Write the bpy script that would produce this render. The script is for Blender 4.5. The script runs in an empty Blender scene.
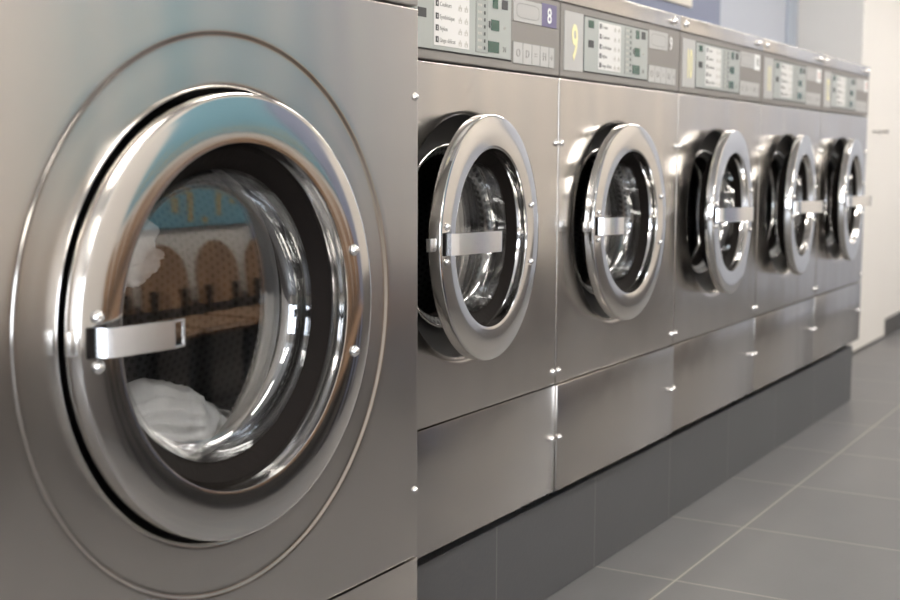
import bpy, bmesh, math, random
from mathutils import Vector, Matrix, noise
random.seed(7)
PI = math.pi
SC = bpy.context.scene
COL = SC.collection
CAMZ = 1.095

# ------------------------------------------------------------------ materials
def nodes(name):
    m = bpy.data.materials.new(name); m.use_nodes = True
    nt = m.node_tree; b = nt.nodes['Principled BSDF']
    return m, nt, b
def N(nt, t, **kw):
    n = nt.nodes.new(t)
    for k, v in kw.items():
        if k in n.inputs.keys() if isinstance(k, str) and not hasattr(n, k) else False: n.inputs[k].default_value = v
        else: setattr(n, k, v)
    return n
def plain(name, col, rough=.5, metal=0, bump=0, bscale=60, spec=.5, var=0):
    m, nt, b = nodes(name)
    b.inputs['Base Color'].default_value = (*col, 1); b.inputs['Roughness'].default_value = rough
    b.inputs['Metallic'].default_value = metal; b.inputs['Specular IOR Level'].default_value = spec
    tc = nt.nodes.new('ShaderNodeTexCoord')
    if bump:
        n = nt.nodes.new('ShaderNodeTexNoise'); n.inputs['Scale'].default_value = bscale; n.inputs['Detail'].default_value = 4
        bp = nt.nodes.new('ShaderNodeBump'); bp.inputs['Strength'].default_value = bump; bp.inputs['Distance'].default_value = .01
        nt.links.new(tc.outputs['Object'], n.inputs['Vector']); nt.links.new(n.outputs['Fac'], bp.inputs['Height'])
        nt.links.new(bp.outputs['Normal'], b.inputs['Normal'])
    if var:
        n = nt.nodes.new('ShaderNodeTexNoise'); n.inputs['Scale'].default_value = 3; n.inputs['Detail'].default_value = 5
        mx = nt.nodes.new('ShaderNodeMix'); mx.data_type = 'RGBA'
        mx.inputs[6].default_value = (*[c*(1-var) for c in col], 1); mx.inputs[7].default_value = (*[min(1, c*(1+var)) for c in col], 1)
        nt.links.new(tc.outputs['Object'], n.inputs['Vector']); nt.links.new(n.outputs['Fac'], mx.inputs[0])
        nt.links.new(mx.outputs[2], b.inputs['Base Color'])
    return m
def steel(name, col, rough, aniso, wave, brush):
    m, nt, b = nodes(name); L = nt.links.new
    b.inputs['Metallic'].default_value = 1; b.inputs['Base Color'].default_value = (*col, 1)
    geo = nt.nodes.new('ShaderNodeNewGeometry')
    def mapped(scale):
        mp = nt.nodes.new('ShaderNodeMapping'); mp.inputs['Scale'].default_value = scale
        L(geo.outputs['Position'], mp.inputs['Vector']); return mp
    if aniso:
        b.inputs['Anisotropic'].default_value = aniso
        tg = nt.nodes.new('ShaderNodeCombineXYZ'); tg.inputs[0].default_value = 1.0
        L(tg.outputs[0], b.inputs['Tangent'])
    sp = nt.nodes.new('ShaderNodeSeparateXYZ'); L(geo.outputs['Position'], sp.inputs[0])
    def mth(op, a, bb=None):
        n_ = nt.nodes.new('ShaderNodeMath'); n_.operation = op
        for i, v in enumerate((a, bb)):
            if v is None: continue
            if isinstance(v, (int, float)): n_.inputs[i].default_value = v
            else: L(v, n_.inputs[i])
        return n_.outputs[0]
    X, Z = sp.outputs[0], sp.outputs[2]
    h = None
    for kx, kz, ph, am in ((5.3, 1.3, .4, 1.0), (9.1, -2.2, 1.9, .55), (3.1, 6.0, 2.6, .5), (17.3, 1.1, .9, .16), (23.9, -3.7, 4.0, .09)):
        t = mth('MULTIPLY', mth('SINE', mth('ADD', mth('ADD', mth('MULTIPLY', X, kx), mth('MULTIPLY', Z, kz)), ph)), am)
        h = t if h is None else mth('ADD', h, t)
    g = mth('MULTIPLY', mth('SINE', mth('ADD', mth('MULTIPLY', X, 37.0), mth('MULTIPLY', mth('SINE', mth('ADD', mth('MULTIPLY', Z, 4.1), mth('MULTIPLY', X, 11.0))), 1.4))), mth('SINE', mth('ADD', mth('MULTIPLY', X, 15.3), mth('MULTIPLY', Z, 1.7))))
    L(mth('ADD', mth('MULTIPLY', g, rough*.16), rough), b.inputs['Roughness'])
    bp = nt.nodes.new('ShaderNodeBump'); bp.inputs['Strength'].default_value = 1; bp.inputs['Distance'].default_value = wave
    L(h, bp.inputs['Height']); L(bp.outputs[0], b.inputs['Normal'])
    return m
M = {}
M['steel'] = steel('brushed_steel', (.60, .57, .535), .21, .45, .0016, 0)
M['steel7'] = steel('brushed_steel_large', (.60, .57, .535), .22, .45, .0016, 0)
M['chrome'] = plain('polished_steel', (.74, .72, .70), .13, 1)
M['rim'] = plain('satin_polished_rim', (.71, .69, .665), .09, 1)
M['handle'] = plain('chromed_handle', (.94, .94, .95), .26, 1)
M['screw'] = plain('screw_metal', (.9, .89, .87), .22, 1)
M['black'] = plain('black_rubber', (.010, .008, .007), .7, 0, .1, 80, spec=.06)
M['dark'] = plain('dark_plastic', (.02, .019, .018), .45)
M['cab'] = plain('galvanised_cabinet', (.32, .31, .30), .4, .8)
M['bezel'] = plain('taupe_bezel', (.245, .225, .205), .45, 0, .05, 300)
M['plate'] = plain('pale_label_plate', (.48, .47, .45), .4)
M['disp'] = plain('grey_green_fascia', (.40, .42, .395), .35)
M['disp2'] = plain('fascia_column', (.35, .37, .345), .35)
M['card'] = plain('white_card', (.74, .725, .70), .5)
M['ink'] = plain('dark_ink', (.05, .05, .05), .5)
M['inkmid'] = plain('faded_ink', (.28, .28, .26), .5)
M['inkpale'] = plain('pale_ink', (.55, .53, .48), .5)
M['keyink'] = plain('key_ink', (.36, .35, .33), .5)
M['lcd'] = plain('green_lcd', (.045, .10, .075), .2)
M['lcd_on'] = plain('bright_green_lcd', (.05, .26, .09), .2)
M['purple'] = plain('purple_sticker', (.15, .13, .24), .4)
M['yellow'] = plain('cream_yellow_digits', (.86, .80, .46), .5)
M['white'] = plain('white_sticker', (.86, .86, .84), .5)
M['red'] = plain('faded_red', (.62, .30, .24), .5)
M['cloth'] = plain('white_cotton', (.90, .90, .90), .85, 0, .35, 90)
M['wood'] = None
M['cream'] = plain('cream_paint', (.80, .745, .675), .7, 0, .05, 40, var=.03)
M['whitep'] = plain('white_paint', (.82, .79, .745), .55, 0, .04, 40, var=.02)
M['bluep'] = plain('blue_grey_paint', (.235, .26, .36), .65, 0, .04, 40)
M['paleb'] = plain('pale_blue_paint', (.50, .53, .60), .6, 0, .04, 40)
M['paleb2'] = plain('pale_blue_trim', (.43, .48, .56), .6)
M['ceil'] = plain('ceiling_white', (.80, .77, .72), .8, 0, .05, 30)
M['poster'] = plain('turquoise_sign', (.19, .38, .46), .4)
M['gold'] = plain('gold_lettering', (.55, .36, .10), .4)
M['skirt'] = plain('dark_grey_skirting', (.075, .07, .066), .4)
M['dark_band'] = plain('added_dark_band', (.17, .155, .145), .4)  # for the band added to darken reflections in the lower steel
M['metal_dark'] = plain('chair_legs', (.05, .05, .05), .4, .6)

def wood():
    m, nt, b = nodes('oiled_wood'); L = nt.links.new
    tc = nt.nodes.new('ShaderNodeTexCoord'); mp = nt.nodes.new('ShaderNodeMapping'); mp.inputs['Scale'].default_value = (14, 14, 1.6)
    n = nt.nodes.new('ShaderNodeTexNoise'); n.inputs['Scale'].default_value = 2; n.inputs['Detail'].default_value = 8
    cr = nt.nodes.new('ShaderNodeValToRGB'); cr.color_ramp.elements[0].color = (.16, .09, .05, 1); cr.color_ramp.elements[1].color = (.38, .23, .13, 1)
    cr.color_ramp.elements[0].position = .3; cr.color_ramp.elements[1].position = .7
    L(tc.outputs['Object'], mp.inputs[0]); L(mp.outputs[0], n.inputs[0]); L(n.outputs[0], cr.inputs[0]); L(cr.outputs[0], b.inputs['Base Color'])
    b.inputs['Roughness'].default_value = .45
    return m
M['wood'] = wood()

def tile(name, col, x0, y0, sx, sy, axis, grout, gw, rough):
    """square tiles laid from (x0,y0); axis 'XY' for floor, 'XZ' for upright faces"""
    m, nt, b = nodes(name); L = nt.links.new
    geo = nt.nodes.new('ShaderNodeNewGeometry'); sp = nt.nodes.new('ShaderNodeSeparateXYZ'); L(geo.outputs['Position'], sp.inputs[0])
    def mth(op, a, bb=None):
        n = nt.nodes.new('ShaderNodeMath'); n.operation = op
        for i, v in enumerate((a, bb)):
            if v is None: continue
            if isinstance(v, (int, float)): n.inputs[i].default_value = v
            else: L(v, n.inputs[i])
        return n.outputs[0]
    masks = []; cells = []
    for ch, o, s in ((sp.outputs[0], x0, sx), (sp.outputs[1] if axis == 'XY' else sp.outputs[2], y0, sy)):
        u = mth('DIVIDE', mth('SUBTRACT', ch, o), s); fr = mth('FRACT', u)
        d = mth('MULTIPLY', mth('MINIMUM', fr, mth('SUBTRACT', 1.0, fr)), s)
        masks.append(mth('LESS_THAN', d, gw/2)); cells.append(mth('FLOOR', u))
    g = mth('MAXIMUM', masks[0], masks[1])
    cmb = nt.nodes.new('ShaderNodeCombineXYZ'); L(cells[0], cmb.inputs[0]); L(cells[1], cmb.inputs[1])
    wn = nt.nodes.new('ShaderNodeTexWhiteNoise'); L(cmb.outputs[0], wn.inputs[0])
    ns = nt.nodes.new('ShaderNodeTexNoise'); ns.inputs['Scale'].default_value = 5; ns.inputs['Detail'].default_value = 7; L(geo.outputs['Position'], ns.inputs[0])
    f = mth('ADD', mth('MULTIPLY', wn.outputs[0], .35), mth('MULTIPLY', ns.outputs[0], .65))
    mx = nt.nodes.new('ShaderNodeMix'); mx.data_type = 'RGBA'
    mx.inputs[6].default_value = (*[c*.86 for c in col], 1); mx.inputs[7].default_value = (*[c*1.14 for c in col], 1); L(f, mx.inputs[0])
    m2 = nt.nodes.new('ShaderNodeMix'); m2.data_type = 'RGBA'; m2.inputs[7].default_value = (*grout, 1)
    L(mx.outputs[2], m2.inputs[6]); L(g, m2.inputs[0]); L(m2.outputs[2], b.inputs['Base Color'])
    b.inputs['Roughness'].default_value = rough
    bp = nt.nodes.new('ShaderNodeBump'); bp.inputs['Distance'].default_value = .001; bp.invert = True; L(g, bp.inputs['Height'])
    bq = nt.nodes.new('ShaderNodeBump'); bq.inputs['Distance'].default_value = .0008; bq.inputs['Strength'].default_value = .4
    n4 = nt.nodes.new('ShaderNodeTexNoise'); n4.inputs['Scale'].default_value = 90; L(geo.outputs['Position'], n4.inputs[0]); L(n4.outputs[0], bq.inputs['Height'])
    L(bp.outputs[0], bq.inputs['Normal']); L(bq.outputs[0], b.inputs['Normal'])
    return m
M['floor'] = tile('grey_porcelain_floor', (.140, .136, .135), 3.13, 1.15, .575, .575, 'XY', (.36, .335, .28), .0055, .38)
M['plinth'] = tile('grey_porcelain_plinth', (.080, .080, .082), 2.56, -.3, .555, .575, 'XZ', (.17, .165, .155), .004, .33)

def perforated(name, base, du, dv, rad, metal, rough, polar):
    """dots by UV: du,dv = spacing in UV units (metres)"""
    m, nt, b = nodes(name); L = nt.links.new
    uv = nt.nodes.new('ShaderNodeUVMap'); sp = nt.nodes.new('ShaderNodeSeparateXYZ'); L(uv.outputs[0], sp.inputs[0])
    def mth(op, a, bb=None):
        n = nt.nodes.new('ShaderNodeMath'); n.operation = op
        for i, v in enumerate((a, bb)):
            if v is None: continue
            if isinstance(v, (int, float)): n.inputs[i].default_value = v
            else: L(v, n.inputs[i])
        return n.outputs[0]
    v = mth('DIVIDE', sp.outputs[1], dv); row = mth('FLOOR', v)
    u = mth('ADD', mth('DIVIDE', sp.outputs[0], du), mth('MULTIPLY', row, .5))
    a = mth('MULTIPLY', mth('SUBTRACT', mth('FRACT', u), .5), du); c = mth('MULTIPLY', mth('SUBTRACT', mth('FRACT', v), .5), dv)
    d = mth('SQRT', mth('ADD', mth('MULTIPLY', a, a), mth('MULTIPLY', c, c)))
    g = mth('LESS_THAN', d, rad)
    mx = nt.nodes.new('ShaderNodeMix'); mx.data_type = 'RGBA'; mx.inputs[6].default_value = (*base, 1); mx.inputs[7].default_value = (.004, .004, .004, 1)
    L(g, mx.inputs[0]); L(mx.outputs[2], b.inputs['Base Color'])
    L(mth('MULTIPLY', mth('SUBTRACT', 1.0, g), metal), b.inputs['Metallic']); b.inputs['Roughness'].default_value = rough
    return m
M['perf'] = perforated('perforated_drum_steel', (.10, .10, .10), .016, .014, .0042, 1, .34, False)  # steel colour darkened to stand in for the unlit drum interior
M['perf2'] = perforated('perforated_ring', (.20, .20, .195), .0165, .0143, .0055, .6, .4, True)

def glass():
    m = bpy.data.materials.new('door_glass'); m.use_nodes = True; nt = m.node_tree; nt.nodes.clear(); L = nt.links.new
    o = nt.nodes.new('ShaderNodeOutputMaterial'); mx = nt.nodes.new('ShaderNodeMixShader')
    tr = nt.nodes.new('ShaderNodeBsdfTransparent'); tr.inputs[0].default_value = (.93, .932, .93, 1)
    gl = nt.nodes.new('ShaderNodeBsdfGlossy'); gl.inputs['Roughness'].default_value = .025; gl.inputs[0].default_value = (1, 1, 1, 1)
    lw = nt.nodes.new('ShaderNodeLayerWeight'); lw.inputs[0].default_value = .5
    pw = nt.nodes.new('ShaderNodeMath'); pw.operation = 'POWER'; pw.inputs[1].default_value = 4.5; L(lw.outputs['Facing'], pw.inputs[0])
    mr = nt.nodes.new('ShaderNodeMapRange'); mr.inputs[3].default_value = .16; mr.inputs[4].default_value = .9; L(pw.outputs[0], mr.inputs[0]); L(mr.outputs[0], mx.inputs[0]); L(tr.outputs[0], mx.inputs[1]); L(gl.outputs[0], mx.inputs[2]); L(mx.outputs[0], o.inputs[0])
    return m
M['glass'] = glass()
def emis(name, col, s):
    m = bpy.data.materials.new(name); m.use_nodes = True; nt = m.node_tree; nt.nodes.clear()
    o = nt.nodes.new('ShaderNodeOutputMaterial'); e = nt.nodes.new('ShaderNodeEmission')
    e.inputs[0].default_value = (*col, 1); e.inputs[1].default_value = s; nt.links.new(e.outputs[0], o.inputs[0]); return m
M['lamp'] = emis('lit_diffuser', (1.0, .96, .91), 21)
M['lamp_fill'] = emis('added_fill_diffuser', (1.0, .96, .91), 5)  # weak emission for the extra lamp added as fill
M['daylight'] = emis('daylit_frosted_pane', (.80, .88, 1.0), 10)

# ------------------------------------------------------------------ mesh helpers
CACHE = {}
def link(name, me, mat, parent=None, loc=(0, 0, 0), rot=(0, 0, 0)):
    o = bpy.data.objects.new(name, me); COL.objects.link(o)
    if mat and not me.materials: me.materials.append(mat)
    o.parent = parent; o.location = loc; o.rotation_euler = rot
    return o
def finish(bm, name, smooth=30):
    bmesh.ops.recalc_face_normals(bm, faces=bm.faces)
    me = bpy.data.meshes.new(name); bm.to_mesh(me); bm.free()
    if smooth:
        me.shade_smooth(); me.set_sharp_from_angle(angle=math.radians(smooth))
    return me
def add_box(bm, a, b):
    vs = [bm.verts.new((x, y, z)) for x in (a[0], b[0]) for y in (a[1], b[1]) for z in (a[2], b[2])]
    for f in ((0, 1, 3, 2), (4, 6, 7, 5), (0, 4, 5, 1), (2, 3, 7, 6), (0, 2, 6, 4), (1, 5, 7, 3)):
        bm.faces.new([vs[i] for i in f])
def box_me(name, a, b, bev=0, seg=2):
    bm = bmesh.new(); add_box(bm, a, b)
    if bev: bmesh.ops.bevel(bm, geom=bm.edges[:], offset=bev, segments=seg, affect='EDGES', profile=.6)
    return finish(bm, name, 40)
def box(name, a, b, mat, parent=None, bev=0, seg=2, loc=(0, 0, 0), key=None):
    if key and key in CACHE: me = CACHE[key]
    else:
        me = box_me(name, a, b, bev, seg)
        if key: CACHE[key] = me
    return link(name, me, mat, parent, loc)
def lathe(prof, seg=96, closed=False, cap0=False, uv=False, cx=0, cz=0):
    """revolve (r, y) about the Y axis"""
    bm = bmesh.new(); rings = []
    for r, y in prof:
        if r < 1e-6: rings.append([bm.verts.new((cx, y, cz))])
        else: rings.append([bm.verts.new((cx+r*math.cos(2*PI*i/seg), y, cz+r*math.sin(2*PI*i/seg))) for i in range(seg)])
    pairs = list(zip(rings, rings[1:]))
    if closed: pairs.append((rings[-1], rings[0]))
    lay = bm.loops.layers.uv.new('UVMap') if uv else None
    L = [0]
    for (r0, y0), (r1, y1) in zip(prof, prof[1:]): L.append(L[-1]+math.hypot(r1-r0, y1-y0))
    for k, (A, B) in enumerate(pairs):
        for i in range(seg):
            j = (i+1) % seg
            if len(A) == 1 and len(B) == 1: continue
            if len(A) == 1: f = bm.faces.new((A[0], B[i], B[j]))
            elif len(B) == 1: f = bm.faces.new((A[i], A[j], B[0]))
            else:
                f = bm.faces.new((A[i], A[j], B[j], B[i]))
                if uv:
                    rm = (prof[k][0]+prof[(k+1) % len(prof)][0])/2; n = max(1, round(2*PI*rm/.016)); c = n*.016
                    for lp, (uu, vv) in zip(f.loops, ((i, L[k]), (i+1, L[k]), (i+1, L[(k+1) % len(L)]), (i, L[(k+1) % len(L)]))):
                        lp[lay].uv = (uu/seg*c, vv)
    return bm
def lathe_obj(name, prof, mat, parent=None, loc=(0, 0, 0), seg=96, closed=False, uv=False, key=None, smooth=35, rot=(0, 0, 0), norm=True):
    if key and key in CACHE: me = CACHE[key]
    else:
        bm = lathe(prof, seg, closed, uv=uv); me = finish(bm, name, smooth)
        if key: CACHE[key] = me
    return link(name, me, mat, parent, loc, rot)
def arc(cr, cy, rad, a0, a1, n):
    return [(cr+rad*math.cos(math.radians(a0+(a1-a0)*i/n)), cy+rad*math.sin(math.radians(a0+(a1-a0)*i/n))) for i in range(n+1)]
def text_me(body, size, depth=.0006, align='LEFT', key=None, sx=1, bold=0):
    k = ('txt', body, size, align, sx, bold)
    if k in CACHE: return CACHE[k]
    cu = bpy.data.curves.new('t', 'FONT'); cu.body = body; cu.size = size; cu.extrude = depth; cu.align_x = align; cu.offset = bold; cu.resolution_u = 3
    ob = bpy.data.objects.new('t', cu); COL.objects.link(ob)
    dg = bpy.context.evaluated_depsgraph_get(); me = bpy.data.meshes.new_from_object(ob.evaluated_get(dg))
    bpy.data.objects.remove(ob); bpy.data.curves.remove(cu)
    me.transform(Matrix.Rotation(PI/2, 4, 'X') @ Matrix.Diagonal((sx, 1, 1, 1)))   # upright, facing -Y
    CACHE[k] = me; return me
def empty(name, loc, rz=0, parent=None):
    o = bpy.data.objects.new(name, None); COL.objects.link(o); o.location = loc; o.rotation_euler = (0, 0, rz); o.parent = parent
    o.empty_display_size = .1; return o
def tag(o, label=None, cat=None, group=None, kind=None):
    if label: o['label'] = label
    if cat: o['category'] = cat
    if group: o['group'] = group
    if kind: o['kind'] = kind
    return o

def holed_panel(name, x0, x1, z0, z1, cx, cz, rings, back=.018, seg=128):
    """flat sheet (front at y=0) with round opening; rings: list of (r, y) from outside to inside"""
    bm = bmesh.new()
    angs = [2*PI*i/seg for i in range(seg)]
    for (x, z) in ((x0, z0), (x1, z0), (x1, z1), (x0, z1)):
        a = math.atan2(z-cz, x-cx) % (2*PI); j = min(range(seg), key=lambda i: min(abs(angs[i]-a), 2*PI-abs(angs[i]-a))); angs[j] = a
    def rect(a):
        c, s = math.cos(a), math.sin(a); t = 1e9
        if c > 1e-9: t = min(t, (x1-cx)/c)
        if c < -1e-9: t = min(t, (x0-cx)/c)
        if s > 1e-9: t = min(t, (z1-cz)/s)
        if s < -1e-9: t = min(t, (z0-cz)/s)
        return cx+t*c, cz+t*s
    R = []
    e = .0022
    rp = [rect(a) for a in angs]
    R.append([bm.verts.new((x, back, z)) for x, z in rp])
    R.append([bm.verts.new((x, e, z)) for x, z in rp])
    def inset(x, z, d):
        return (min(max(x, x0+d), x1-d), min(max(z, z0+d), z1-d))
    R.append([bm.verts.new((inset(x, z, e*.3)[0], e*.3, inset(x, z, e*.3)[1])) for x, z in rp])
    R.append([bm.verts.new((inset(x, z, e)[0], 0, inset(x, z, e)[1])) for x, z in rp])
    R.append([bm.verts.new((inset(x, z, e*2)[0], 0, inset(x, z, e*2)[1])) for x, z in rp])
    for r, y in rings:
        R.append([bm.verts.new((cx+r*math.cos(a), y, cz+r*math.sin(a))) for a in angs])
    for A, B in zip(R, R[1:]):
        for i in range(seg):
            j = (i+1) % seg; bm.faces.new((A[i], A[j], B[j], B[i]))
    return finish(bm, name, 50)

# ------------------------------------------------------------------ strips (door handle)
def strip_me(name, pts, width, thick):
    """flat bar following pts in the x-y plane, width along z"""
    bm = bmesh.new(); P = [Vector((x, y, 0)) for x, y in pts]; sec = []
    for i, p in enumerate(P):
        d0 = (P[i]-P[i-1]).normalized() if i else (P[1]-P[0]).normalized()
        d1 = (P[i+1]-P[i]).normalized() if i < len(P)-1 else d0
        d = (d0+d1).normalized(); n = Vector((-d.y, d.x, 0)); k = 1/max(.5, n.dot(Vector((-d0.y, d0.x, 0))))
        a = p+n*thick/2*k; b = p-n*thick/2*k
        sec.append([bm.verts.new((a.x, a.y, -width/2)), bm.verts.new((a.x, a.y, width/2)), bm.verts.new((b.x, b.y, width/2)), bm.verts.new((b.x, b.y, -width/2))])
    for A, B in zip(sec, sec[1:]):
        for i in range(4): bm.faces.new((A[i], A[(i+1) % 4], B[(i+1) % 4], B[i]))
    bm.faces.new(sec[0]); bm.faces.new(sec[-1][::-1])
    bmesh.ops.bevel(bm, geom=[e for e in bm.edges if len(e.link_faces) == 2 and e.calc_face_angle() > .6], offset=thick*.22, segments=2, affect='EDGES')
    return finish(bm, name, 35)

# ------------------------------------------------------------------ washer
def screw(parent, x, y, z, r=.0075, name='screw'):
    k = ('screw', round(r, 4))
    if k not in CACHE:
        bm = lathe([(r*1.25, 0), (r*1.25, -r*.12), (r*1.0, -r*.2), (r*.92, -r*.62), (r*.6, -r*.92), (r*.2, -r*1.0), (0, -r*1.0)], 20)
        CACHE[k] = finish(bm, 'screw', 50)
    return link(name, CACHE[k], M['screw'], parent, (x, y, z))

def control_panel(root, z0, z1, w, num, style):
    """bezel and everything printed on it. local x 0..w"""
    k = w/.8; H = z1-z0; Z = lambda z: z0+(z-1.289)/.176*H
    bm = bmesh.new(); add_box(bm, (.002*k, -.004, z0+.002), (w-.002*k, .03, z1)); bmesh.ops.bevel(bm, geom=bm.edges[:], offset=.002, segments=2, affect='EDGES')
    key = ('bez', w)
    if key not in CACHE: CACHE[key] = finish(bm, 'control_panel', 40)
    else: bm.free()
    cp = link('control_panel', CACHE[key], M['bezel'], root)
    def q(name, xa, xb, za, zb, mat, y=-.0045, d=.002, bev=0):
        return box(name, (xa*k, y-d, Z(za)), (xb*k, y, Z(zb)), M[mat], cp, bev, key=(name, w, xa, za))
    y1 = -.004
    q('label_plate', .022, .128, 1.308, 1.448, 'plate', y1, .002)
    q('fascia_surround', .130, .551, 1.309, 1.4475, 'dark', y1, .001)
    q('fascia', .134, .546, 1.3125, 1.444, 'disp', y1-.001, .002)
    q('fascia_column', .386, .438, 1.3185, 1.440, 'inkmid', y1-.003, .0006)
    q('indicator_column', .388, .436, 1.3197, 1.439, 'disp2', y1-.0036, .0005)
    q('program_card', .216, .357, 1.3205, 1.4385, 'card', y1-.003, .0014)
    for i, (xa, xb, za, zb) in enumerate(((.156, .187, 1.371, 1.389), (.156, .187, 1.419, 1.437))):
        q('symbol_tile', xa, xb, za, zb, 'ink' if i == 0 else 'lcd', y1-.003, .0010)
    q('display_window', .441, .489, 1.322, 1.346, 'lcd', y1-.003, .0012)
    q('display_window', .454, .489, 1.369, 1.392, 'lcd_on' if num in ('9',) else 'lcd', y1-.003, .0012)
    q('display_window', .461, .483, 1.416, 1.438, 'lcd', y1-.003, .0012)
    q('icon_tile', .502, .528, 1.418, 1.438, 'ink', y1-.003, .0010)
    q('status_mark', .444, .450, 1.374, 1.388, 'ink', y1-.003, .0010)
    def tx(name, body, x, z, size, mat, y, align='LEFT', sx=1, bold=0):
        o = link(name, text_me(body, size*k, .0004, align, None, sx, bold), None, cp, (x*k, y, Z(z)))
        if not o.data.materials: o.data.materials.append(M[mat])
        return o
    ys = y1-.0046
    # card rows: dark number squares, the programme names, pale care symbols: one mesh each
    rows = [(1.428, 'Coton'), (1.403, 'Couleurs'), (1.378, 'Synthétique'), (1.355, 'Nylon'), (1.332, 'Linge délicat')]
    key = ('rowsq', w)
    if key not in CACHE:
        bm = bmesh.new()
        for z, _ in rows: add_box(bm, (.2215*k, ys-.0004, Z(z-.006)), (.2325*k, ys+.0004, Z(z+.006)))
        CACHE[key] = finish(bm, 'number_square', 0)
        bm = bmesh.new()
        for z, _ in rows:
            for xx in (.313, .338):
                for a in range(3): add_box(bm, ((xx+a*.0048)*k, ys-.0003, Z(z-.006+(a % 2)*.003)), ((xx+.003+a*.0048)*k, ys+.0003, Z(z+.001+(a % 2)*.004)))
                add_box(bm, (xx*k, ys-.0003, Z(z-.0075)), ((xx+.0125)*k, ys+.0003, Z(z-.0062)))
        CACHE[key+('c',)] = finish(bm, 'care_symbols', 0)
        bm = bmesh.new()
        for a in range(8):
            zz = 1.329+a*.0147; add_box(bm, (.4205*k, y1-.0046, Z(zz-.0035)), (.4265*k, y1-.0040, Z(zz+.0035)))
        CACHE[key+('i',)] = finish(bm, 'indicator_dots', 0)
        bm = bmesh.new()
        for a in range(8):
            zz = 1.329+a*.0147
            for b in range(3): add_box(bm, ((.394+b*.006)*k, y1-.0044, Z(zz-.0025)), ((.398+b*.006)*k, y1-.0040, Z(zz+.0025)))
        CACHE[key+('j',)] = finish(bm, 'indicator_legends', 0)
    link('number_square', CACHE[key], M['ink'], cp); link('care_symbols', CACHE[key+('c',)], M['inkpale'], cp)
    link('indicator_dots', CACHE[key+('i',)], M['ink'], cp); link('indicator_legends', CACHE[key+('j',)], M['inkpale'], cp)
    key = ('names', w)
    if key not in CACHE:
        bm = bmesh.new()
        for z, nm in rows:
            me = text_me(nm, .0125*k, .0003, 'LEFT'); me2 = me.copy(); me2.transform(Matrix.Translation((.237*k, ys, Z(z-.0045)))); bm.from_mesh(me2)
        CACHE[key] = finish(bm, 'programme_names', 0)
        bm = bmesh.new()
        for i, (z, _) in enumerate(rows):
            me2 = text_me(str(5-i), .009*k, .0003, 'CENTER').copy(); me2.transform(Matrix.Translation((.227*k, ys-.0006, Z(z-.0033)))); bm.from_mesh(me2)
        CACHE[key+('n',)] = finish(bm, 'programme_numbers', 0)
    link('programme_names', CACHE[key], M['inkmid'], cp); link('programme_numbers', CACHE[key+('n',)], M['card'], cp)
    # small faint symbols under the windows on the right of the fascia
    for (x, z, c) in ((.515, 1.381, 'inkpale'), (.515, 1.333, 'inkmid')):
        tx('fascia_symbol', '24' if c == 'inkmid' else 'o', x, z-.006, .016, c, y1-.0036, 'CENTER')
    # right side: slot label, sticker, key pad
    rl = q('coin_label', .560, .699, 1.400, 1.449, 'plate', y1, .0018)
    key = ('slot', w)
    if key not in CACHE:
        bm = bmesh.new(); n = 40; o = []; i_ = []
        for a in range(n):
            t = 2*PI*a/n; c, s = math.cos(t), math.sin(t); sg = lambda v, e: math.copysign(abs(v)**e, v)
            for lst, g in ((o, 1), (i_, .965)):
                lst.append(bm.verts.new(((.629+.056*sg(c, .45)*g)*k, 0, Z(1.4245+.0165*sg(s, .45)*(g if g == 1 else .92)))))
        for a in range(n):
            b = (a+1) % n; bm.faces.new((o[a], o[b], i_[b], i_[a]))
        bmesh.ops.solidify(bm, geom=bm.faces[:], thickness=.0006)
        CACHE[key] = finish(bm, 'slot_outline', 0)
    link('slot_outline', CACHE[key], M['inkmid'], cp, (0, y1-.0022, 0))
    kx = [.560, .606, .650, .692, .738, .765]
    q('keypad', .558, .772, 1.3065, 1.355, 'inkmid', y1, .0010)
    for xa, xb in zip(kx, kx[1:]): q('key', xa+.0008, xb-.0008, 1.308, 1.3535, 'plate', y1-.0008, .0012)
    for x, s in ((.583, 'O'), (.628, 'D'), (.671, '='), (.715, 'H'), (.753, '+')):
        tx('key_symbol', s, x, 1.322, .026, 'keyink', y1-.0024, 'CENTER')
    # numbers
    big = {'7': 1.0, '8': 1.0, '9': .62, '10': .42, '11': .42, '12': .42}[num]
    tx('machine_number', num, .078, 1.337, .118, 'yellow', y1-.0026, 'CENTER', big, .002)
    if style == 'purple':
        q('number_sticker', .700, .777, 1.400, 1.4525, 'purple', y1, .0018)
        tx('machine_number', num, .738, 1.409, .050, 'white', y1-.0024, 'CENTER', .95, .0004)
    elif style == 'bare':
        tx('machine_number', num, .728, 1.406, .052, 'white', y1-.0010, 'CENTER', .9, .0006)
    else:
        q('number_sticker', .708, .768, 1.398, 1.4495, 'white', y1, .0018)
        tx('machine_number', num, .738, 1.411, .040, 'red' if style == 'red' else 'inkmid', y1-.0024, 'CENTER', .8)
    return cp

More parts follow.
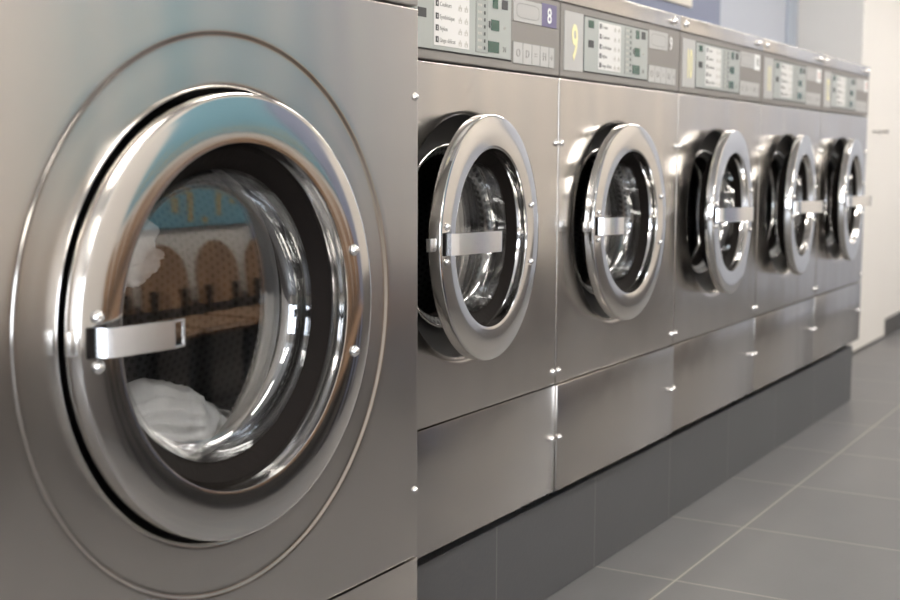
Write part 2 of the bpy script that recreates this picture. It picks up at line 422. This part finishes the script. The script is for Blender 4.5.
def make_washer(D, x, y, z, num, style, phi, handle, label):
    """D: dimensions. local x from the machine's left edge; root at the middle of its base"""
    w, s = D['w'], D['s']; tagk = D['k']
    root = empty('washing_machine', (x+w/2, y+.35, z))
    tag(root, label, 'washing machine', D.get('group'))
    off = empty  # noqa
    class P: pass
    # parts are placed relative to the root: front face plane at local y=-.35, left edge at local x=-w/2, z above base
    def place(o, ):
        o.location = Vector(o.location)+Vector((-w/2, -.35, -z)); return o
    fp = D['mat']
    cx, cz, rh = D['cx'], D['cz'], D['rh']
    # cabinet: sides, back, base and top as a hollow shell
    key = ('cab', tagk)
    if key not in CACHE:
        bm = bmesh.new(); t = .012; zb, zt = D['zb'], D['zt']; dep = D['dep']; g = .0015
        add_box(bm, (g, .021, zb), (t, dep, zt)); add_box(bm, (w-t, .021, zb), (w-g, dep, zt))
        add_box(bm, (t, dep-t, zb), (w-t, dep, zt)); add_box(bm, (t, .021, zb), (w-t, dep-t, zb+t)); add_box(bm, (t, .045, zt-t), (w-t, dep-t, zt))
        CACHE[key] = finish(bm, 'cabinet', 0)
    place(link('cabinet', CACHE[key], M['cab'], root))
    # front panel
    key = ('fp', tagk)
    if key not in CACHE:
        CACHE[key] = holed_panel('front_panel', .002, w-.002, D['zs']+.0018, D['zp']-.002, cx, cz, D['rings'])
        CACHE[('lp', tagk)] = box_me('lower_panel', (.002, 0, D['zb']), (w-.002, .018, D['zs']-.0018), .0016, 2)
        CACHE[('lid', tagk)] = box_me('top_lid', (.0015, -.002, D['zc']+.001), (w-.0015, D['dep'], D['zt']+.004), .003, 3)
    place(link('front_panel', CACHE[key], fp, root)); place(link('lower_panel', CACHE[('lp', tagk)], fp, root, (0, -.005 if num == '9' else 0, 0)))
    place(link('top_lid', CACHE[('lid', tagk)], fp, root))
    for sx, sz in D['screws']: place(screw(root, sx, -.005 if num == '9' and sz < D['zs'] else 0, sz, D['sr']))
    for sx in (.042, w-.052): place(screw(root, sx, -.002, (D['zc']+D['zt'])/2+.003, D['sr']*1.35))
    cp = control_panel(root, D['zp'], D['zc'], w, num, style); place(cp); cp.location.y += .004
    # feet
    for fx in (.07, w-.07):
        for fy in (.06, D['dep']-.08):
            place(lathe_obj('foot', [(0, 0), (.022, 0), (.024, .004), (.014, .008), (.012, D['fh']), (0, D['fh'])], M['dark'], root, (fx, fy, z), 20, rot=(PI/2, 0, 0), key=('foot', tagk)))
    # inside of the opening: black funnel, perforated ring, drum
    C = (cx, 0, cz)
    pi = D['ri']-.030*s+.014
    place(lathe_obj('opening_surround', [(rh+.006, .0185), (rh+.006, .034), (rh-.010, .044), (rh*.80, .050), (rh*.765, .050), (rh*.765, .080), (rh+.012, .083), (rh+.012, .0185)],
                    M['dark'], root, C, 96, closed=True, key=('sur', tagk)))
    place(lathe_obj('perforated_ring', [(rh*.755, .047), (pi+.004, .060), (pi+.004, .064), (rh*.755, .052)], M['perf2'], root, C, 96, closed=True, uv=True, key=('pr', tagk)))
    place(lathe_obj('chrome_bead', arc(rh*.762, .045, .0042, 0, 330, 10), M['chrome'], root, C, 96, closed=True, key=('bead', tagk)))
    place(lathe_obj('rubber_gasket', [(rh*.83, .084), (pi+.010, .078), (pi+.002, .070), (pi-.002, .080), (pi, .095), (pi+.006, .099), (pi+.016, .13), (rh*.86, .13), (rh*.88, .10)], M['black'], root, C, 96, closed=True, key=('gas', tagk)))
    place(lathe_obj('drum', [(rh*.90, .160), (rh*1.05, .164), (rh*1.08, .17), (rh*1.08, .50), (rh*1.04, .52), (rh*.55, .53), (rh*.5, .515), (rh*.12, .50), (0, .50)],
                    M['perf'], root, C, 96, uv=True, key=('drum', tagk)))
    place(lathe_obj('drum_mouth', [(pi+.004, .100), (pi+.001, .106), (pi+.002, .122), (pi+.010, .135), (rh*.90, .158), (rh*.90, .163), (pi+.012, .140)], M['chrome'] if tagk == 'row' else M['cab'], root, C, 96, closed=True, key=('mouth', tagk)))
    for a in range(3):
        an = a*2*PI/3+D['lift']
        key = ('lift', tagk)
        if key not in CACHE:
            bm = bmesh.new(); h = rh*1.07
            vs = [bm.verts.new(c) for c in ((-.03, .18, h), (.03, .18, h), (0, .19, h-.07), (-.03, .49, h), (.03, .49, h), (0, .48, h-.06))]
            for f in ((0, 1, 2), (3, 5, 4), (0, 2, 5, 3), (1, 4, 5, 2), (0, 3, 4, 1)): bm.faces.new([vs[i] for i in f])
            bmesh.ops.bevel(bm, geom=bm.edges[:], offset=.008, segments=3, affect='EDGES'); CACHE[key] = finish(bm, 'drum_lifter', 40)
        place(link('drum_lifter', CACHE[key], M['chrome'], root, C, (0, an, 0)))
    # latch strike on the left of the opening
    key = ('strike', tagk)
    if key not in CACHE:
        bm = bmesh.new(); add_box(bm, (-.012*s, -.006, -.06*s), (.012*s, .016, .06*s))
        bmesh.ops.bevel(bm, geom=bm.edges[:], offset=.002, segments=2, affect='EDGES')
        for zz in (-.05, -.03, .03, .05):
            r = bmesh.ops.create_uvsphere(bm, u_segments=10, v_segments=6, radius=.006*s); bmesh.ops.translate(bm, verts=r['verts'], vec=(0, -.008, zz*s))
        CACHE[key] = finish(bm, 'latch_strike', 40)
    if tagk == 'row': place(link('latch_strike', CACHE[key], M['screw'], root, (cx-rh*.90, .036, cz)))
    # ---------------------------------------------------------------- door (hinged on the right)
    R = D['R']; ri = D['ri']; hx = D['hx']; hy = D['hy']
    bd = D.get('bd', .024)*s
    rim = [(R-.010, bd+.003*s), (R-.002, bd+.0025*s), (R, bd), (R, .0030*s), (R-.0008, .0012*s), (R-.0025, .0004*s)]
    n = 12
    for i in range(1, n+1):
        t = i/n; r = (R-.0025)+(ri+.002-(R-.0025))*t
        rim.append((r, .0005*s - D['bul']*math.sin(PI*t) + .0006*t))
    rim += [(ri+.0006, .0016), (ri, .004), (ri-.001, .012), (ri-.003*s, .026*s), (ri-.008*s, .034*s), (ri-.014*s, .048*s), (ri+.01, .048*s), (R-.03*s, .030*s)]
    hp = (hx, -hy, cz)
    key = ('rim', tagk)
    if key not in CACHE: CACHE[key] = finish(lathe(rim, 160, True, cx=-R, cz=0), 'door', 32)
    door = link('door', CACHE[key], M['rim'], root, hp, (0, 0, phi)); place(door)
    DC = (-R, 0, 0)
    g0 = ri-.003*s
    lathe_obj('door_seal', [(g0+.001, .0235*s), (g0-.004*s, .0225*s), (g0-.018*s, .032*s), (g0-.028*s, .046*s), (g0-.026*s, .060*s), (ri+.004, .062*s), (ri+.008, .049*s), (g0-.006*s, .047*s)], M['black'], door, DC, 96, closed=True, key=('seal', tagk))
    gr = g0-.026*s; gd = D['gd']
    def bowl(o):
        return [(gr-.001-o, .038*s), (gr-.003-o, .05*s), (gr-.007*s-o, gd-.016-o*.5), (gr-.009*s-o, gd-.008-o), (gr-.0125*s-o, gd-.0025-o), (gr-.017*s-o, gd-.0002-o), (gr-.020*s-o, gd-o), (gr-.024*s-o, gd-.00003-o), (gr*.75, gd-.0002-o), (gr*.6, gd-.0004-o), (gr*.3, gd-.0007-o), (0, gd-.0008-o)]
    outp = bowl(0); inn = bowl(.006)
    key = ('glass', tagk)
    if key not in CACHE:
        bm = lathe(outp+inn[::-1], 96); 
        CACHE[key] = finish(bm, 'glass_bowl', 40)
    link('glass_bowl', CACHE[key], M['glass'], door, DC)
    # handle: slot, bracket, flat bar
    hs = D['hs']; hxx = -2*R+(R-ri)*.36
    wd = D['wd']
    box('handle_slot', (-.013*s, -.002, -wd*.53), (.012*s, .006, wd*.53), M['black'], door, .001, 1, (hxx, -D['bul']*.8, 0), key=('slotb', tagk))
    a, b_, f0 = handle      # sideways reach, outward reach, length of the first leg outwards
    y0 = -D['bul']
    key = ('hnd', num)
    pts = [(-.004, .004), (-.002, y0-.010), (.004, y0-f0*.8), (.012, y0-f0), (a*.4, y0-f0-(b_-f0)*.35), (a*.93, y0-b_), (a, y0-b_+.001)]
    me = strip_me('door_handle', pts, wd, .0045)
    if tagk == 'big':                      # open loop at the end of the bar
        bm = bmesh.new(); bm.from_mesh(me); t = .003; e0 = Vector((a, y0-b_+.001, 0)); dr = Vector((.022, .004, 0)).normalized(); nn = Vector((-dr.y, dr.x, 0))*.002
        def bar(u0, u1, z0_, z1_):
            vs = [bm.verts.new(e0+dr*u+n_*1+Vector((0, 0, zz))) for u in (u0, u1) for n_ in (nn, -nn) for zz in (z0_, z1_)]
            for f in ((0, 1, 3, 2), (4, 6, 7, 5), (0, 4, 5, 1), (2, 3, 7, 6), (0, 2, 6, 4), (1, 5, 7, 3)): bm.faces.new([vs[i] for i in f])
        hwd = wd/2; bar(0, .024, hwd-t, hwd); bar(0, .024, -hwd, -hwd+t); bar(.021, .024, -hwd+t, hwd-t)
        me = finish(bm, 'door_handle', 35)
    CACHE[key] = me
    tag(link('door_handle', CACHE[key], M['handle'], door, (hxx, 0, 0)), 'bright chromed handle bar')
    for zz in (-1, 1):
        screw(door, hxx+.001, -D['bul']*.9, zz*(wd/2+.013), .0060*s)
        screw(door, -2*R+(R*1.0)+(ri+(R-ri)*.40)*math.cos(.30), -D['bul']*.92, zz*(ri+(R-ri)*.40)*math.sin(.30), .0062*s)
    box('door_latch', (-(.022 if tagk == 'row' else .009), .010, -.013*s), (.02, .020, .013*s), M['screw'], door, .002, 2, (-2*R, 0, 0), key=('latch', tagk))
    hg = box('hinge', (-.020, .004, -.055*s), (.004, .022, .055*s), M['cab'], root, .002, 2, key=('hinge', tagk))
    hg.location = Vector((hx-.010, -hy+.020, cz)); place(hg)
    bpy.data.objects[root.name]
    return root, door

PL = .252          # plinth height
ROW_Y = 1.355
rh = .254
row = dict(k='row', w=.8, s=1.0, cx=.360, cz=.930, rh=rh, zb=.281, zs=.547, zp=1.289, zc=1.465, zt=1.506, dep=.66, fh=.029,
           R=.257, ri=.186, hx=.617, hy=.042, bul=.0020, wd=.042, gd=.085, hs=1, lift=.5, sr=.0072, mat=M['steel'],
           rings=[(rh+.020, 0), (rh+.013, .0002), (rh+.009, .0010), (rh+.005, .0028), (rh+.002, .0062), (rh+.0003, .010), (rh, .016), (rh, .030)],
           screws=[(.0155, 1.133), (.7845, 1.133), (.0155, .580), (.7845, .580), (.0155, .414), (.7845, .414)])
r7 = .413; h7 = .335
big = dict(k='big', w=1.04, s=1.24, cx=.520, cz=.860, rh=h7, zb=.06, zs=.3535, zp=1.3635, zc=1.585, zt=1.65, dep=.76, fh=.06,
           R=.329, ri=.256, hx=.849, hy=.027, bul=.0020, bd=.029, wd=.038, gd=.092, hs=1, lift=.2, sr=.0060, mat=M['steel7'],
           rings=[(r7+.02, 0), (r7+.008, 0), (r7+.004, .0003), (r7+.0015, .0012), (r7-.001, .0021), (r7-.004, .0028), (r7-.008, .0030), (r7-.03, .0030), (h7+.012, .0030), (h7+.007, .0034), (h7+.004, .0044), (h7+.002, .0062), (h7+.0006, .0095), (h7, .0150), (h7, .036)],
           screws=[(.012, 1.205), (1.028, 1.205), (.012, .483), (1.028, .483), (.012, .2), (1.028, .2)])
G = None
S0 = 2.818
spec = [
 ('8', 'purple', 5.0, (.150, .050, .020), 'stainless front-loading washer with purple number 8 sticker, door ajar'),
 ('9', 'bare', 0.8, (.066, .040, .026), 'stainless front-loading washer numbered 9, its door nearly shut'),
 ('10', 'white', 4.0, (.140, .078, .024), 'stainless front-loading washer numbered 10, third of the smaller washers along the row'),
 ('11', 'red', 5.0, (.140, .078, .024), 'stainless front-loading washer numbered 11, second from the far end'),
 ('12', 'red', 4.0, (.140, .078, .024), 'stainless front-loading washer numbered 12, at the far end beside the white wall'),
]
for i, (num, st, ph, hd, lb) in enumerate(spec):
    make_washer(dict(row, group='stainless washers on the tiled plinth'), S0+.8*(i-1), ROW_Y, PL, num, st, math.radians(ph), hd, lb)
w7, door7 = make_washer(big, 2.003-1.04, 1.243, 0, '7', 'purple', math.radians(0), (.110, .030, .022),
            'large stainless washer in the foreground with a pressed ring round its big glass door')

# ------------------------------------------------------------------ white laundry in the big drum
def laundry(name, label, centre, rad, seed):
    bm = bmesh.new(); bmesh.ops.create_icosphere(bm, subdivisions=6, radius=1)
    for v in bm.verts:
        p = v.co.copy(); q = p*1.1+Vector((seed, 0, 0))
        w_ = Vector((p.x*1.6, p.y*1.6+seed, p.z*3.6))+Vector((noise.noise(q), noise.noise(q+Vector((5, 1, 2))), noise.noise(q+Vector((9, 3, 7)))))*1.1
        fold = 1-abs(noise.noise(w_))*2.2
        v.co = Vector((p.x*rad[0], p.y*rad[1], p.z*rad[2]))*(1+noise.noise(q)*.22+fold*fold*.16)
    o = link(name, finish(bm, name, 0), M['cloth'], None, centre); o.data.shade_smooth()
    return tag(o, label, 'laundry', 'white laundry in the big drum')
laundry('white_laundry', 'white laundry slumped at the bottom of the big glass door', (1.545, 1.485, .622), (.155, .085, .095), 3)
laundry('white_laundry', 'white laundry pressed against the glass at the upper left of the big door', (1.355, 1.465, .955), (.165, .060, .088), 9)

# ------------------------------------------------------------------ room
def struct(name, a, b, mat, bev=0):
    o = box(name, a, b, mat, None, bev); tag(o, kind='structure'); return o
XL, XR, YF, YB, ZC = -2.6, 10.4, -1.12, 2.06, 2.75
struct('floor', (XL, YF, -.08), (XR, YB, 0), M['floor'])
struct('ceiling', (XL, YF, ZC), (XR, YB, ZC+.08), M['ceil'])
struct('wall_front', (XL, YF-.1, -.08), (XR, YF, ZC+.08), M['cream'])
struct('wall_back', (XL, YB, -.08), (6.03, YB+.1, ZC+.08), M['bluep'])
struct('wall_back_recess', (6.03, YB, -.08), (7.36, YB+.1, ZC+.08), M['paleb'])
struct('trim_1', (7.12, YB-.012, 0), (7.26, YB, ZC), M['paleb2'])
struct('wall_corner', (7.36, 1.70, 0), (8.22, YB+.1, ZC), M['whitep'])
struct('wall_side', (8.22, 1.715, 0), (XR, YB+.1, ZC), M['whitep'])
struct('wall_right', (XR, YF-.1, -.08), (XR+.1, YB+.1, ZC+.08), M['paleb'])
struct('baseboard_side', (8.22, 1.700, 0), (XR, 1.715, .112), M['skirt'])
struct('gap_shade_strip', (7.37, 1.697, 0), (8.21, 1.70, .018), M['skirt'])  # dark strip standing in for the shaded gap under the white panel
# plinth
pb = box('plinth', (2.012, ROW_Y+.020, 0), (S0+3.2-.035, 2.03, PL), M['plinth'], None, .002, 1); tag(pb, 'low tiled plinth carrying the row of smaller washers', 'plinth')
struct('reflection_darkening_band', (XL, YF, 0), (XR, YF+.012, .50), M['dark_band'])  # invented band, out of view, so the lower steel panels mirror something darker
dr = empty('blue_reflection_door', (5.05, YF, 0)); tag(dr, kind='structure')  # unseen door put in to give the large washer's steel its bluish reflection
box('added_door_leaf', (-.42, .001, .01), (.42, .035, 2.05), M['bluep'], dr, .003, 1)
dh = box('added_door_lever', (-.36, .035, 1.0), (-.24, .075, 1.02), M['screw'], dr, .004, 2)
# shop window wall behind the camera
struct('wall_left', (XL-.1, YF-.1, -.08), (XL, YB+.1, ZC+.08), M['cream'])
for i, (ya, yb) in enumerate(((-1.05, -.25), (-.15, .65), (.75, 1.55))):
    o = empty('window_%d' % (i+1), (XL, (ya+yb)/2, .5)); tag(o, kind='structure')
    f = bmesh.new(); W = (yb-ya)/2
    for a, b in (((0, -W, 0), (.05, -W+.05, 1.8)), ((0, W-.05, 0), (.05, W, 1.8)), ((0, -W+.05, 0), (.05, W-.05, .05)), ((0, -W+.05, 1.75), (.05, W-.05, 1.8))): add_box(f, a, b)
    link('window_frame', finish(f, 'window_frame', 0), M['skirt'], o)
    box('window_pane', (.004, -W+.05, .05), (.012, W-.05, 1.75), M['daylight'], o)
# ceiling lights
n = 0
for x, yl in ((-1.0, .05), (1.2, .05), (3.4, .05), (5.6, .05), (7.8, .05), (9.4, .05), (6.3, 1.1)):  # last entry is an added fill lamp that brightens the far end walls
    o = empty('ceiling_light', (x, yl, ZC)); tag(o, 'unseen long rectangular ceiling light over the aisle', 'ceiling light', 'ceiling lights over the aisle')
    f = bmesh.new()
    for a, b in (((-.65, -.17, -.05), (.65, -.15, 0)), ((-.65, .15, -.05), (.65, .17, 0)), ((-.65, -.15, -.05), (-.63, .15, 0)), ((.63, -.15, -.05), (.65, .15, 0))): add_box(f, a, b)
    link('light_frame', finish(f, 'light_frame', 0), M['whitep'], o)
    box('diffuser', (-.63, -.15, -.040), (.63, .15, -.030), M['lamp'] if yl < .5 else M['lamp_fill'], o)
# notice on the blue wall
o = empty('wall_notice', (5.35, YB, 1.77)); tag(o, 'cream notice in a thin frame on the blue wall above the washers', 'notice')
box('notice_frame', (-.26, -.014, 0), (.26, 0, .40), M['cream'], o, .002, 1)
box('notice_sheet', (-.225, -.016, .035), (.225, -.013, .365), M['card'], o)
# hook
o = empty('wall_hook', (7.80, 1.70, 1.262)); tag(o, 'small metal hook on the white wall past the last washer', 'hook')
key = lathe([(0, -.05), (.012, -.05), (.013, -.046), (.006, -.042), (.006, 0), (.018, 0)], 20); link('hook_pin', finish(key, 'hook_pin', 40), M['cab'], o, (.06, 0, 0))
box('hook_bar', (-.12, -.012, -.005), (.06, 0, .005), M['plate'], o, .002, 1)

# ------------------------------------------------------------------ opposite side of the aisle, seen mirrored in the doors
o = empty('turquoise_sign', (4.10, YF, .83)); tag(o, 'large turquoise sign board with gold strokes on the wall across the aisle', 'sign')
box('sign_board', (-.50, 0, 0), (.50, .02, 1.2), M['poster'], o, .003, 1)
for k_ in range(8):
    xx = -.40+k_*.105; h = .12+.10*math.sin(k_*2.1)
    box('gold_stroke', (xx, .020, .06+.05*math.sin(k_)), (xx+.03, .024, .06+.05*math.sin(k_)+h), M['gold'], o, .001, 1)
def chair(x, rz, label):
    r = empty('wooden_chair', (x, YF+.36, 0), rz); tag(r, label, 'chair', 'wooden chairs across the aisle')
    if 'cs' not in CACHE:
        bm = bmesh.new(); add_box(bm, (-.17, -.18, .43), (.17, .18, .46)); bmesh.ops.bevel(bm, geom=bm.edges[:], offset=.012, segments=3, affect='EDGES'); CACHE['cs'] = finish(bm, 'seat', 40)
        bm = bmesh.new(); n = 24; pts = [(-.15, .50)]+[(.15*math.cos(PI-PI*i/n), .62+.15*math.sin(PI-PI*i/n)) for i in range(n+1)]+[(.15, .50)]
        f_ = [bm.verts.new((a, -.19-(z-.5)*.18, z)) for a, z in pts]; b_ = [bm.verts.new((a, -.208-(z-.5)*.18, z)) for a, z in pts]
        bm.faces.new(f_); bm.faces.new(b_[::-1])
        for i in range(len(pts)): j = (i+1) % len(pts); bm.faces.new((f_[i], f_[j], b_[j], b_[i]))
        CACHE['cb'] = finish(bm, 'backrest', 40)
        bm = bmesh.new(); add_box(bm, (-.014, -.014, 0), (.014, .014, .432)); CACHE['cl'] = finish(bm, 'leg', 0)
        bm = bmesh.new(); add_box(bm, (-.012, -.012, .455), (.012, .012, .58)); CACHE['cp'] = finish(bm, 'back_post', 0)
    link('seat', CACHE['cs'], M['wood'], r); link('backrest', CACHE['cb'], M['wood'], r)
    for a in (-.145, .145):
        for b in (-.155, .155): link('leg', CACHE['cl'], M['metal_dark'], r, (a, b, 0))
        link('back_post', CACHE['cp'], M['metal_dark'], r, (a*.7, -.188, 0))
for i in range(4):
    chair(3.45+i*.37, 0, 'wooden chair with a rounded back against the wall across the aisle')

# ------------------------------------------------------------------ camera
F = Vector((0.85724265, 0.50329043, -0.10878316)); R_ = Vector((0.50669805, -0.86211276, 0.00432123)); U = Vector((0.09160851, 0.05882456, 0.99405611))
cam = bpy.data.cameras.new('camera'); co = bpy.data.objects.new('camera', cam); COL.objects.link(co)
mt = Matrix((R_, U, -F)).transposed().to_4x4(); mt.translation = (0, 0, CAMZ); co.matrix_world = mt
cam.sensor_width = 36; cam.lens = 1291.835/900*36; cam.clip_start = .05
cam.dof.use_dof = True; cam.dof.focus_distance = 2.45; cam.dof.aperture_fstop = 4.0
SC.camera = co
w = bpy.data.worlds.new('world'); SC.world = w; w.use_nodes = True
w.node_tree.nodes['Background'].inputs[0].default_value = (.6, .7, .9, 1); w.node_tree.nodes['Background'].inputs[1].default_value = .3
SC.view_settings.view_transform = 'Standard'; SC.view_settings.look = 'None'; SC.view_settings.gamma = 1
SC.view_settings.use_curve_mapping = False; SC.view_settings.exposure = .55
